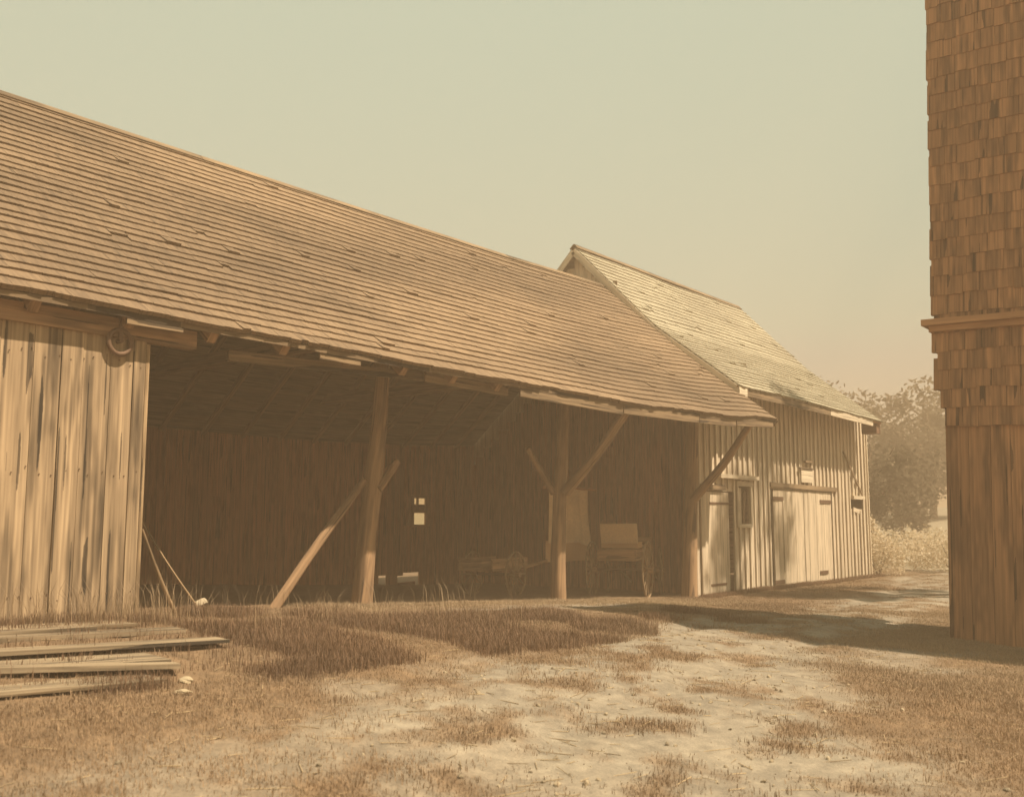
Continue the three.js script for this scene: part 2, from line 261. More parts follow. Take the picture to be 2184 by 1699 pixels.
  put('edge_strip', bx(5.362, 5.40, .5, 3.22, -8.85, -8.78, .004), M.pole, door);
  put('pulley_wheel', new THREE.TorusGeometry(.115, .024, 10, 28).translate(5.06, 3.195, -8.745), M.iron, door);
  put('pulley_hub', new THREE.CylinderGeometry(.022, .022, .09, 10).rotateX(Math.PI / 2).translate(5.06, 3.205, -8.76), M.iron, door);
  put('pulley_strap', bx(5.04, 5.08, 3.2, 3.42, -8.74, -8.728), M.iron, door);
  // end wall and back wall, each board a piece; window and broken foot in the back wall
  const bw = sub('back_wall', shed);
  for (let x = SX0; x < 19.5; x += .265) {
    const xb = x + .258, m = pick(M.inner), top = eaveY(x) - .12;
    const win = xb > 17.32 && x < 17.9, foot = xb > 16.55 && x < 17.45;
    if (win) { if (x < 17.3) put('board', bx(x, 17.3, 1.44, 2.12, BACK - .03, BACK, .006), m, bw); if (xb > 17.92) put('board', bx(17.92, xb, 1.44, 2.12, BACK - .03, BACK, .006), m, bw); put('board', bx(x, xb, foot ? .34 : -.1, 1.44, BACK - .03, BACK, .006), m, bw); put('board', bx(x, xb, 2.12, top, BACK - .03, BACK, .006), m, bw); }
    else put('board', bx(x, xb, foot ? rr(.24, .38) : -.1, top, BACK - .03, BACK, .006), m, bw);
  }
  put('foot_board', bx(16.5, 16.86, -.05, .3, BACK + .03, BACK + .055, .02), M.inner[1], bw);
  put('foot_board', bx(16.9, 17.46, -.05, .13, BACK + .03, BACK + .055, .02), M.inner[2], bw);
  const win = sub('window', shed);
  put('frame', mergeGeometries([bx(17.28, 17.40, 1.42, 2.14, BACK + .002, BACK + .05), bx(17.80, 17.94, 1.42, 2.14, BACK + .002, BACK + .05), bx(17.40, 17.80, 1.40, 1.46, BACK + .002, BACK + .05), bx(17.40, 17.80, 2.08, 2.16, BACK + .002, BACK + .05)]), M.inner[2], win);
  put('glazing_bar', bx(17.40, 17.80, 1.73, 1.80, BACK + .01, BACK + .045), M.inner[1], win);
  put('glazing_bar', bx(17.50, 17.555, 1.80, 2.08, BACK + .01, BACK + .045), M.inner[1], win);
  put('shutter_board', bx(17.40, 17.80, 1.80, 1.94, BACK - .01, BACK + .005), M.inner[0], win);
  put('pane', bx(17.401, 17.799, 1.461, 1.729, BACK + .02, BACK + .024), M.glass, win);
  put('pane', bx(17.556, 17.799, 1.941, 2.079, BACK + .02, BACK + .024), M.glass, win);
  put('pane', bx(17.401, 17.499, 1.941, 2.079, BACK + .02, BACK + .024), M.glass, win);
  const ew = sub('end_wall', shed);
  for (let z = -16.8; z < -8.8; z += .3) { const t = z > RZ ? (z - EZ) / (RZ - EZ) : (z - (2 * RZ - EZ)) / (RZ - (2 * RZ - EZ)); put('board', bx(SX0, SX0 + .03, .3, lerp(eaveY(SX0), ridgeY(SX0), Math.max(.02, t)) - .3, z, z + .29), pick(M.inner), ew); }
}

// ---------------------------------------------------------------- the taller barn beyond
const barn = thing('board_and_batten_barn', 'taller pale board-and-batten barn with shingled gable roof beyond the shed', 'barn', [24, 0, -13.5]);
const BX0 = 19.42, BX1 = 28.3;
const barnProf = t => t < .5 ? [lerp(-9.3, -11.35, t * 2), lerp(4.36, 5.92, t * 2)] : [lerp(-11.35, -13.5, t * 2 - 1), lerp(5.92, 8.06, t * 2 - 1)];
const barnP = (x, t) => { const [z, y] = barnProf(Math.min(1, t)); const ex = t > 1 ? t - 1 : 0; return V(x, y + ex * 4.2 + .05 * (vnoise(x * .5, t * 2, 8) - .5) - .06 * sm(20, 29, x) * (1 - t), z - ex * 4.2); };
{
  const roof = sub('roof', barn);
  courses(roof, barnP, BX0, BX1, 33, 29, (x, t) => 1 + .4 * (fbm(x * .4, t * 5, 91, 4) - .5), [.40, .36, .262]);  // paler base colour stands in for the haze-bleached look of the far roof
  put('roof_deck', slab(barnP, BX0, BX1 - .01, 20, 12, .06, .02), M.inner[2], roof);
  const backP = (x, t) => { const p = barnP(x, t); return V(x, p.y - .03, -27 - p.z); };
  put('back_slope', slab(backP, BX0, BX1 - .02, 12, 6, .08, 0), M.fascia[1], roof);
  put('ridge_board', beam(V(BX0, 8.09, -13.44), V(BX1, 8.08, -13.44), .15, .022, V(0, .7, .7)), M.fascia[3], roof);
  put('ridge_board', beam(V(BX0, 8.09, -13.56), V(BX1, 8.08, -13.56), .15, .022, V(0, .7, -.7)), M.fascia[3], roof);
  // rake boards of the near gable
  for (const s of [0, 1]) for (const [a, b] of [[.02, .5], [.5, 1]]) { const p = barnP(BX0, a), q = barnP(BX0, b), fz = z => s ? -27 - z : z; put('rake_board', beam(V(BX0 - .01, p.y - .10, fz(p.z)), V(BX0 - .01, q.y - .10, fz(q.z)), .03, .15), M.batten[3], roof); }
  // boxed eave: fascia, soffit, return at the near end
  const ey = x => barnP(x, 0).y;
  put('fascia_board', beam(V(BX0, ey(BX0) - .10, -9.30), V(24.5, ey(24.5) - .10, -9.30), .03, .16), M.fascia[1], barn);
  put('fascia_board', beam(V(24.52, ey(24.5) - .10, -9.30), V(27.6, ey(27.6) - .10, -9.30), .03, .15), M.batten[2], barn);  // paler material paints in the lit part of the fascia
  put('eave_block', bx(BX0 - .03, BX0 + .35, ey(BX0) - .20, ey(BX0) - .02, -9.42, -9.275), M.batten[4], barn);
  put('eave_block', bx(BX1 - .3, BX1 + .03, ey(BX1) - .34, ey(BX1) - .05, -9.75, -9.34), M.dark, barn);
  for (let x = BX0 + .3; x < BX1; x += .85) { const p = barnP(x, .01), q = barnP(x, .24); put('rafter', beam(V(x, p.y - .14, p.z), V(x, q.y - .16, q.z), .09, .12), pick(M.inner), barn); }
  // gable wall above the shed roof
  const gw = sub('gable_wall', barn);
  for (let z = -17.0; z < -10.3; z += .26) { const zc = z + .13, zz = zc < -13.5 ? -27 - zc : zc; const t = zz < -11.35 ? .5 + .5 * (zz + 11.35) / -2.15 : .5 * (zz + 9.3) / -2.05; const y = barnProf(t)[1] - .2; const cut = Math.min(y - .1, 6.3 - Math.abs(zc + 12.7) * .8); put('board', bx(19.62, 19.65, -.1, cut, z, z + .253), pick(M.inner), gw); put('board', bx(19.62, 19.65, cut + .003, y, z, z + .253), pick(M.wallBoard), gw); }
  put('gable_band', bx(19.585, 19.615, 6.98, 7.12, -14.6, -12.4), M.fascia[2], gw);
  // front wall
  const wall = sub('front_wall', barn), X0 = 18.62, X1 = 29.0, F = -10;
  const holes = [[18.92, 20.22, -.2, 2.18], [20.64, 21.24, 1.47, 2.31], [22.5, 26.15, -.2, 2.30], [27.72, 28.40, 1.88, 2.14]];
  let k = 0;
  for (let x = X0; x < X1 - .05; x += .262, k++) {
    const xb = Math.min(X1, x + .256), xc = (x + xb) / 2, top = x < 19.45 ? 4.42 : 4.62 + rr(-.04, .02); let segs = [[-.12, top]];
    for (const [a, b, c, d] of holes) if (xb > a + .02 && x < b - .02) segs = segs.flatMap(([s, e]) => [[s, Math.min(e, c)], [Math.max(s, d), e]].filter(([p, q]) => q - p > .03));
    const zo = (R() - .5) * .016;
    for (const [s, e] of segs) put('board', bx(x, xb, s, e, F - .04 + zo, F - .012 + zo, .004), pick(M.wallBoard), wall);
    const bxx = x - .002; let bs = [[-.05 + rr(-.04, .08), top - .02]];
    for (const [a, b, c, d] of holes) if (bxx + .035 > a - .03 && bxx - .035 < b + .03) bs = bs.flatMap(([s, e]) => [[s, Math.min(e, c - .05)], [Math.max(s, d + .06), e]].filter(([p, q]) => q - p > .05));
    if (k) for (const [s, e] of bs) put('batten', bx(bxx - .034, bxx + .034, s, e, F - .001, F + .028, .007), pick(M.batten), wall);
  }
  put('far_wall', bx(28.97, 29.0, -.1, 4.5, -16.9, -10.05), M.wallBoard[2], barn);
  { const pts = [[-9.98, 4.5], [-11.35, 5.7], [-13.5, 7.85], [-15.65, 5.7], [-16.9, 4.7]]; const sh = new THREE.Shape(); sh.moveTo(-9.98, 4.4); for (const [z, y] of pts) sh.lineTo(z, y); sh.lineTo(-16.9, 4.4); const g = new THREE.ExtrudeGeometry(sh, { depth: .03, bevelEnabled: false }); g.rotateY(-Math.PI / 2); put('far_gable', g.translate(28.9, 0, 0), M.wallBoard[1], barn); }
  put('corner_board', bx(28.98, 29.03, -.05, 4.5, -10.06, -9.965), M.batten[4], barn);
  put('back_wall', bx(19.6, 29, -.1, 4.5, -17.0, -16.95), M.inner[2], barn);
  // small plank door beside the shed post
  const sd = sub('small_door', barn);
  for (let x = 18.94; x < 20.18; x += .208) put('board', bx(x, x + .203, .03, 2.15, -10.03, -9.992, .004), pick(M.bigdoor), sd);
  put('strap_hinge', bx(19.3, 20.19, 1.885, 1.935, -9.99, -9.982), M.iron, sd); put('strap_hinge', bx(19.3, 20.02, .18, .23, -9.99, -9.982), M.iron, sd);
  put('lintel', bx(18.86, 19.95, 2.2, 2.30, -10, -9.93), M.fascia[3], sd);
  put('rail_beam', bx(19.62, 21.5, 2.45, 2.54, -9.985, -9.86), M.batten[2], barn);
  // framed opening with a broken shutter
  const wn = sub('window_opening', barn);
  put('frame', mergeGeometries([bx(20.56, 20.64, 1.4, 2.4, -10.02, -9.955), bx(21.24, 21.32, 1.4, 2.4, -10.02, -9.955), bx(20.64, 21.24, 1.39, 1.47, -10.02, -9.95), bx(20.54, 21.36, 2.31, 2.41, -10.02, -9.94)]), M.batten[1], wn);
  put('shutter_board', bx(20.66, 20.90, 1.48, 2.26, -10.06, -10.035, .02), M.wallBoard[1], wn);
  put('shutter_board', beam(V(21.04, 1.48, -10.06), V(21.12, 2.2, -10.06), .10, .025, V(0, 0, 1)), M.fascia[2], wn);
  // wide double wagon doors
  const bd = sub('wagon_doors', barn);
  for (const [a, b] of [[22.52, 24.30], [24.34, 26.13]]) {
    const leaf = sub('leaf', bd); const n = 7; for (let i = 0; i < n; i++) { const w = (b - a) / n; }
    const w = (b - a) / n; for (let i = 0; i < n; i++) put('board', bx(a + i * w, a + (i + 1) * w - .006, .0 + rr(0, .03), 2.28, -10.03, -9.99 + (i % 2) * .004, .004), pick(M.bigdoor), leaf);
  }
  for (const [x0, x1, y] of [[22.46, 23.05, 2.07], [25.35, 26.1, 2.04], [22.46, 23.0, .12], [25.2, 25.75, .24]]) put('strap_hinge', bx(x0, x1, y - .045, y + .045, -9.982, -9.97), M.iron, bd);
  put('lintel', beam(V(22.3, 2.39, -9.97), V(26.5, 2.37, -9.97), .06, .11), M.fascia[3], bd);
  put('edge_batten', bx(23.02, 23.08, .35, 2.02, -9.985, -9.965), M.batten[1], bd);
  // small hatch high in the wall
  const hh = sub('hatch', barn);
  put('panel', bx(24.12, 24.84, 2.50, 2.82, -9.965, -9.94, .006), M.batten[4], hh); put('ledge', bx(24.02, 24.9, 2.83, 2.87, -9.96, -9.915), M.fascia[3], hh); put('bracket', bx(24.35, 24.85, 2.99, 3.05, -9.965, -9.90, .02), M.fascia[1], hh);
  // small square opening near the far corner
  put('opening_sill', bx(27.62, 28.5, 2.15, 2.24, -9.99, -9.9), M.batten[4], barn);
  put('opening_board', beam(V(27.74, 1.87, -9.985), V(28.2, 1.80, -9.985), .03, .12), M.wallBoard[3], barn);
  put('added_shadow_strip', beam(V(27.05, 3.42, -9.945), V(28.42, 2.26, -9.945), .03, .06), M.fascia[1], barn);  // added board standing in for a thin diagonal shadow on the wall
}

// ---------------------------------------------------------------- tall shingled building at the right
const CX = 13.5, CZ = -3.80, house = thing('shingled_building', 'tall dark shingle-sided building whose corner stands at the right edge', 'building', [CX, 0, CZ]);
{
  house.rotation.x = .030;
  const HX1 = 15.2, HZ1 = 3.2, TOP = 9.0;
  put('core', bx(CX + .06, HX1, -.2, TOP, CZ + .24, HZ1), M.dark, house);
  const wall = sub('wall', house), rest = [];
  // rows of shingles; each row starts a little in or out at the corner, broken low rows further in
  const LEDGE = 4.08, SK = 2.72;
  for (let y = SK, k = 0; y < TOP; y += .245, k++) {
    let off = rr(-.012, .012);
    if (y < LEDGE) off += y < 2.9 ? .09 : y < 3.14 ? .04 : y < 3.39 ? -.045 : y < 3.63 ? .03 : -.04 + .02 * (k % 2);
    else off -= .045;
    let z = CZ + off;
    while (z < HZ1) { const w = rr(.13, .24), zb = Math.min(HZ1, z + w); const near = z < -2.62; const yb = y + rr(-.018, .012), g = hexa([V(CX - .032 + rr(0, .008), yb, z), V(CX + .05, yb, z), V(CX - .004, y + .40, z), V(CX + .05, y + .40, z), V(CX - .032 + rr(0, .008), yb, zb - .004), V(CX + .05, yb, zb - .004), V(CX - .004, y + .40, zb - .004), V(CX + .05, y + .40, zb - .004)]); if (near) put('shingle', g, M.rshingle[Math.min(5, Math.floor(Math.pow(R(), 1.6) * 6))], wall); else rest.push(g); z = zb; }
    // the side towards the sheds
    for (let x = CX + .02; x < HX1; x += 1.2) rest.push(hexa([V(x, y, CZ + off), V(x + 1.195, y, CZ + off), V(x, y + .4, CZ + off + .03), V(x + 1.195, y + .4, CZ + off + .03), V(x, y, CZ + .23), V(x + 1.195, y, CZ + .23), V(x, y + .4, CZ + .23), V(x + 1.195, y + .4, CZ + .23)]));
  }
  const st = put('shingle', mergeGeometries(rest), M.rshingle[1], wall); st.userData.kind = 'stuff';
  put('belt_course', mergeGeometries([bx(CX - .13, CX + .02, LEDGE - .05, LEDGE + .03, CZ - .15, HZ1), bx(CX + .02, HX1, LEDGE - .05, LEDGE + .03, CZ - .15, CZ + .1)]), M.rtrim, house);
  put('belt_moulding', mergeGeometries([bx(CX - .075, CX + .02, LEDGE - .13, LEDGE - .052, CZ - .07, HZ1), bx(CX + .02, HX1, LEDGE - .13, LEDGE - .052, CZ - .07, CZ + .1)]), M.rtrim, house);
  const lower = sub('lower_wall', house);
  for (let z = CZ + .09, k = 0; z < HZ1; k++) { const w = rr(.2, .3), zb = Math.min(HZ1, z + w); put('board', bx(CX + .012, CX + .055, -.15, SK + .12, z, zb - .005, .005), M.rshingle[1 + k % 4], lower); z = zb; }
  for (let x = CX + .06; x < HX1; x += .3) put('board', bx(x, x + .295, -.15, SK + .12, CZ + .09, CZ + .14, .004), pick(M.rshingle), lower);
  const roof = sub('roof', house);
  const zm = (CZ + HZ1) / 2; const rp = s => (x, t) => V(x, lerp(TOP - .05, TOP + 2.7, t), lerp(s > 0 ? HZ1 + .3 : CZ - .12, zm, t));
  put('slope', slab(rp(-1), CX - .2, HX1 + .2, 4, 4, .12, 0), M.rshingle[2], roof); put('slope', slab(rp(1), CX - .2, HX1 + .2, 4, 4, .12, 0), M.rshingle[2], roof);
  for (const x of [CX, HX1 - .05]) { const sh = new THREE.Shape(); sh.moveTo(-CZ - .1, TOP - .1); sh.lineTo(-zm, TOP + 2.55); sh.lineTo(-HZ1, TOP - .1); const g = new THREE.ExtrudeGeometry(sh, { depth: .05, bevelEnabled: false }); g.rotateY(Math.PI / 2); put('gable', g.translate(x, 0, 0), M.rshingle[1], roof); }
}

// ---------------------------------------------------------------- things in and about the shed
function wheelGeo(r, spokes, w = .035) {
  const rim = new THREE.TorusGeometry(r - .02, .02, 6, 40), hub = new THREE.CylinderGeometry(.055, .075, .2, 12).rotateX(Math.PI / 2), sp = [];
  for (let i = 0; i < spokes; i++) { const a = i / spokes * Math.PI * 2; sp.push(new THREE.CylinderGeometry(.011, .016, r - .06, 6).translate(0, (r - .06) / 2 + .04, 0).rotateZ(a)); }
  return [rim, hub, sp];
}
function wheel(parent, x, y, z, r, turn, spokes, tilt = 0) { // parent's local frame
  const w = new THREE.Group(); w.name = 'wheel'; w.position.set(x, y, z); w.rotation.set(0, turn, tilt); parent.add(w);
  const [rim, hub, sp] = wheelGeo(r, spokes); const add = (n, g, m) => { const q = new THREE.Mesh(g, m); q.name = n; q.castShadow = q.receiveShadow = true; w.add(q); };
  add('rim', rim, M.pole); add('hub', hub, M.wagon); for (const s of sp) add('spoke', s, M.pole);
}
{
  const b = thing('buggy', 'four-wheeled buggy with tall spoked wheels standing inside the shed', 'buggy', [17.75, .02, -11.05]);
  const L = (n, g, m) => { const q = new THREE.Mesh(g, m); q.name = n; q.castShadow = q.receiveShadow = true; b.add(q); };
  b.rotation.y = .35;
  wheel(b, -.52, .56, .50, .56, 0, 14); wheel(b, -.52, .56, -.62, .56, 0, 14); wheel(b, .86, .50, .50, .5, .25, 12); wheel(b, .86, .50, -.62, .5, .25, 12);
  L('axle', new THREE.CylinderGeometry(.022, .022, 1.12, 8).rotateX(Math.PI / 2).translate(-.52, .56, -.06), M.iron); L('axle', new THREE.CylinderGeometry(.022, .022, 1.12, 8).rotateX(Math.PI / 2).translate(.86, .5, -.06), M.iron);
  L('body', mergeGeometries([bx(-.8, .75, .74, .78, -.45, .33), bx(-.8, .75, .78, .96, .30, .33), bx(-.8, .75, .78, .96, -.45, -.42), bx(-.8, -.77, .78, .96, -.42, .30)]), M.wagon);
  L('dashboard', beam(V(.78, .8, -.06), V(.95, 1.18, -.06), .74, .02, V(1, 0, 0)), M.wagon);
  L('seat', new THREE.BoxGeometry(.46, .12, .74).translate(-.3, 1.04, -.06), M.burlap); L('seat_back', beam(V(-.52, 1.08, -.06), V(-.62, 1.46, -.06), .74, .05, V(1, 0, 0)), M.canvas);
  L('spring', new THREE.TorusGeometry(.34, .016, 6, 20, Math.PI).scale(1, .35, 1).rotateY(Math.PI / 2).translate(-.52, .6, -.06), M.iron); L('spring', new THREE.TorusGeometry(.34, .016, 6, 20, Math.PI).scale(1, .35, 1).rotateY(Math.PI / 2).translate(.86, .54, -.06), M.iron);
  for (const z of [-.38, .26]) L('shaft', beam(V(.88, .52, z), V(2.3, .12, z), .035, .04), M.wagon);
}
{
  const c = thing('hand_cart', 'low two-wheeled cart in the dark beside the middle post', 'cart', [14.6, .14, -12.0]); c.rotation.y = .2;
  const L = (n, g, m) => { const q = new THREE.Mesh(g, m); q.name = n; q.castShadow = q.receiveShadow = true; c.add(q); };
  wheel(c, 0, .42, .45, .42, 0, 12); wheel(c, 0, .42, -.45, .42, 0, 12);
  L('axle', new THREE.CylinderGeometry(.025, .025, .9, 8).rotateX(Math.PI / 2).translate(0, .42, 0), M.iron);
  L('bed', mergeGeometries([bx(-.7, .7, .5, .54, -.35, .35), bx(-.7, .7, .54, .72, .32, .35), bx(-.7, .7, .54, .72, -.35, -.32)]), M.wagon);
  for (const z of [-.28, .28]) L('handle', beam(V(.68, .52, z), V(1.7, .62, z), .05, .05), M.wagon);
  L('prop_leg', beam(V(.6, .5, 0), V(.66, .02, 0), .06, .06), M.wagon);
}
{ // canvas hanging behind the middle post
  const g = new THREE.PlaneGeometry(1.42, 1.10, 40, 24), p = g.attributes.position;
  for (let i = 0; i < p.count; i++) { const x = p.getX(i), y = p.getY(i); p.setZ(i, .03 * Math.sin(x * 9 + y * .8) + .015 * Math.sin(x * 23 + 2 * y) + .06 * sm(.3, .7, x) * sm(.1, -.55, y)); p.setY(i, y + .02 * Math.sin(x * 5) - .07 * sm(.1, .7, x) * sm(0, -.5, y)); p.setX(i, x * (1 - .03 * sm(-.5, .5, y))); }
  g.computeVertexNormals();
  const c = thing('canvas_sheet', 'pale canvas sheet hung from a rail behind the middle post', 'canvas', [17.02, 1.1, -12]);
  put('sheet', g.translate(17.02, 1.64, -12), M.canvas, c);
  const g2 = new THREE.PlaneGeometry(1.44, .42, 24, 6), p2 = g2.attributes.position; for (let i = 0; i < p2.count; i++) p2.setZ(i, .025 * Math.sin(p2.getX(i) * 11)); g2.computeVertexNormals();
  put('lower_sheet', g2.translate(17.02, .93, -12.04), M.burlap, c);
  put('rail', log([V(16.1, 2.2, -12), V(17, 2.21, -12), V(18, 2.2, -12)], [.03, .03, .03], 8, .05, 40), M.inner[3], c);
  for (const x of [16.2, 17.9]) put('hanging_rope', new THREE.CylinderGeometry(.008, .008, 2.9, 6).translate(x, 3.65, -12), M.inner[4], c);
}
tag(put('prop_pole', log([V(7.60, groundY(7.6, -9.62) - .08, -9.62), V(8.4, 1.25, -9.72), V(9.22, 2.05, -9.80)], [.062, .058, .048], 9, .08, 51), M.post, scene), 'thick wooden prop leaning from the ground against the left post', 'pole');
tag(put('thin_pole', log([V(6.0, groundY(6, -9.05) - .03, -9.05), V(5.7, .98, -8.93), V(5.43, 1.44, -8.83)], [.02, .02, .014], 7, .05, 52), M.pole, scene), 'thin pale pole leaning against the edge of the boarded door', 'pole');
tag(put('thin_pole', log([V(6.75, groundY(6.75, -9.75) - .03, -9.75), V(6.35, 1.1, -9.85), V(5.95, 1.75, -9.95)], [.012, .012, .009], 7, .05, 53), M.pole, scene), 'thinner of two poles, leaning deeper in the shadow behind the door edge', 'pole');
tag(put('paper_scrap', (() => { const g = new THREE.PlaneGeometry(.20, .07, 8, 3), p = g.attributes.position; for (let i = 0; i < p.count; i++) p.setZ(i, .03 * Math.sin(p.getX(i) * 18) + .01 * Math.cos(p.getY(i) * 40)); g.computeVertexNormals(); g.rotateX(-.7); g.rotateY(.5); return g.translate(6.81, groundY(6.81, -9.85) + .06, -9.85); })(), M.paper, scene), 'crumpled pale scrap lying on the shed floor beside the thin pole', 'scrap');
{ // loose planks on the ground at the left
  const pl = [[2.9, -8.36, 4.95, -8.24, .42, 'broad plank lying closest to the foot of the boarded door', .015], [3.1, -7.80, 5.15, -7.72, .22, 'narrow plank lying behind the heap of planks, near the door', .012], [2.6, -7.34, 5.05, -6.98, .24, 'longest plank, reaching farthest right from the heap', .04], [2.3, -7.02, 4.3, -6.72, .48, 'widest plank, in the middle of the heap', .01], [2.2, -6.50, 3.98, -6.26, .42, 'plank lying nearest the camera in the heap', .008], [2.5, -6.92, 4.22, -6.34, .17, 'plank lying crosswise on top of the heap', .05], [2.9, -8.02, 4.5, -8.0, .16, 'short plank between the door foot and the heap', .01]];
  for (const [x0, z0, x1, z1, w, label, h] of pl) tag(put('loose_plank', beam(V(x0, groundY(x0, z0) + h + .01, z0), V(x1, groundY(x1, z1) + h + .005, z1), w, .035, V(0, 1, 0), 1, .014), pick(M.plank), scene), label, 'plank', 'loose planks on the ground');
  const stone = (x, z, r, label, s) => { const g = new THREE.IcosahedronGeometry(r, 3), p = g.attributes.position; for (let i = 0; i < p.count; i++) { const a = V(p.getX(i), p.getY(i), p.getZ(i)); const k = .55 + .9 * fbm(a.x / r * 1.6 + s, a.y / r * 1.6 + a.z / r, s, 4); p.setXYZ(i, a.x * k * 1.5, a.y * k * .5, a.z * k); } g.computeVertexNormals(); g.rotateY(s); tag(put('stone', g.translate(x, groundY(x, z) + r * .25, z), M.stone, scene), label, 'stone', 'stones in the yard'); };
  stone(4.16, -6.14, .045, 'pale stone just beyond the end of the plank heap', 1.2); stone(3.94, -5.86, .04, 'small pale stone in the turf in front of the plank heap', 2.3);
}
tag(put('stake', log([V(4.47, groundY(4.47, -5.42) - .05, -5.42), V(4.45, .14, -5.44), V(4.42, .24, -5.47)], [.03, .028, .022], 7, .1, 60), M.dark, scene), 'short dark stake stuck in the ground at the bottom edge', 'stake');

// ---------------------------------------------------------------- trees
function leafMat(r, g, b) { return new THREE.MeshPhysicalMaterial({ color: lin(r, g, b), roughness: .9, side: THREE.DoubleSide, transmission: .5, thickness: 0 }); }
const LEAF = [leafMat(.60, .50, .35), leafMat(.62, .52, .37), leafMat(.58, .48, .33)];
const BARK = wood(.30, .2, .12, grainB);
function tree(name, label, x, z, h, r, seed, mat, leaf, n, cy = .62, group, squash = 1) {
  const rnd = rngOf(seed), q = (a, b) => a + (b - a) * rnd(), gy = groundY(x, z) - .05, t = thing(name, label, 'tree', [x, gy, z], group);
  put('trunk', mergeGeometries([log([V(x, gy, z), V(x + q(-.15, .15), gy + h * .3, z), V(x + q(-.3, .3), gy + h * .75, z + q(-.3, .3))], [h * .028, h * .02, h * .006], 8, .1, seed), ...Array.from({ length: 7 }, (_, i) => { const a = i * 2.4 + q(0, 1), y0 = gy + h * q(.28, .5), rr2 = r * q(.5, .8); return log([V(x, y0, z), V(x + Math.cos(a) * rr2 * .5, y0 + h * .1, z + Math.sin(a) * rr2 * .5), V(x + Math.cos(a) * rr2, y0 + h * q(.16, .26), z + Math.sin(a) * rr2)], [h * .011, h * .007, h * .003], 6, .1, seed + i); })]), BARK, t);
  // leaf clumps spread unevenly through the crown
  const clumps = []; const nc = 30; for (let i = 0; i < nc; i++) { const a = q(0, 6.283), u = q(-1, 1), rad = Math.pow(rnd(), .4), s = Math.sqrt(1 - u * u); clumps.push([x + Math.cos(a) * s * r * rad * .82, gy + h * cy + u * (h * (1 - cy)) * .82 * rad * squash, z + Math.sin(a) * s * r * rad * .82, r * q(.16, .36)]); }
  const pos = [], nor = [];
  for (let i = 0; i < n; i++) {
    const c = clumps[Math.floor(rnd() * nc)]; const a = q(0, 6.283), u = q(-1, 1), s = Math.sqrt(1 - u * u), rd = c[3] * Math.pow(rnd(), .45);
    const p = V(c[0] + Math.cos(a) * s * rd, c[1] + u * rd * .8, c[2] + Math.sin(a) * s * rd), sz = leaf * q(.6, 1.3);
    const d1 = V(q(-1, 1), q(-.7, .7), q(-1, 1)).normalize(), d2 = V(q(-1, 1), q(-1, 1), q(-1, 1)).cross(d1).normalize(), nn = d1.clone().cross(d2).normalize();
    const A = p.clone().addScaledVector(d1, -sz), B = p.clone().addScaledVector(d2, sz * .45), C = p.clone().addScaledVector(d1, sz), D = p.clone().addScaledVector(d2, -sz * .45);
    for (const v of [A, B, C, A, C, D]) { pos.push(v.x, v.y, v.z); nor.push(nn.x, nn.y, nn.z); }
  }
  const g = new THREE.BufferGeometry(); g.setAttribute('position', new THREE.Float32BufferAttribute(pos, 3)); g.setAttribute('normal', new THREE.Float32BufferAttribute(nor, 3)); put('crown', g, mat, t);
}
tree('broadleaf_tree', 'pale round tree just past the far corner of the barn', 42, -14.4, 6.2, 3.0, 101, LEAF[1], .13, 6500, .56, 'trees beyond the barn');
tree('broadleaf_tree', 'pale tree rising over the far end of the barn roof', 56, -21.5, 8.6, 4.6, 102, LEAF[1], .18, 6500, .58, 'trees beyond the barn');
tree('broadleaf_tree', 'tree beside the dark building edge, behind the sunny field', 60, -17.0, 8.2, 4.2, 103, LEAF[0], .18, 6500, .56, 'trees beyond the barn');
tree('broadleaf_tree', 'farthest tree, low behind the roof end of the barn', 72, -32, 9.6, 6, 104, LEAF[1], .24, 8000, .55, 'trees beyond the barn');
tree('broadleaf_tree', 'dark bushy tree low down between barn corner and dark building', 50, -15.6, 4.2, 2.1, 105, LEAF[2], .12, 5000, .5, 'trees beyond the barn');
tree('shade_tree', 'tall elm standing behind the dark shingled building', 23.6, -2.7, 14.6, 3.0, 106, LEAF[2], .13, 5200, .74, undefined);
function bush(label, x, z, h, r, seed, mat, n, leaf = .05) {
  const rnd = rngOf(seed), q = (a, b) => a + (b - a) * rnd(), gy = groundY(x, z), t = thing('bush', label, 'bush', [x, gy, z], 'bushes by the barn');
  put('stem', mergeGeometries(Array.from({ length: 6 }, (_, i) => { const a = i * 1.05 + q(0, .5); return log([V(x, gy - .03, z), V(x + Math.cos(a) * r * .3, gy + h * .4, z + Math.sin(a) * r * .3), V(x + Math.cos(a) * r * .7, gy + h * .85, z + Math.sin(a) * r * .7)], [.018, .012, .006], 5, .1, seed + i); })), BARK, t);
  const pos = []; for (let i = 0; i < n; i++) { const a = q(0, 6.283), rd = r * Math.sqrt(rnd()), top = h * (1 - .5 * Math.pow(rd / r, 2)) * (.75 + .5 * vnoise(Math.cos(a) * 2 + 5, Math.sin(a) * 2 + rd, seed)); const p = V(x + Math.cos(a) * rd, gy + top * Math.pow(rnd(), .6), z + Math.sin(a) * rd), sz = leaf * q(.6, 1.4), d1 = V(q(-1, 1), q(-.8, .8), q(-1, 1)).normalize(), d2 = V(q(-1, 1), q(-1, 1), q(-1, 1)).cross(d1).normalize(); const A = p.clone().addScaledVector(d1, -sz), B = p.clone().addScaledVector(d2, sz * .4), C = p.clone().addScaledVector(d1, sz), D = p.clone().addScaledVector(d2, -sz * .4); for (const v of [A, B, C, A, C, D]) pos.push(v.x, v.y, v.z); }
  const g = new THREE.BufferGeometry(); g.setAttribute('position', new THREE.Float32BufferAttribute(pos, 3)); g.computeVertexNormals(); put('foliage', g, mat, t);
}
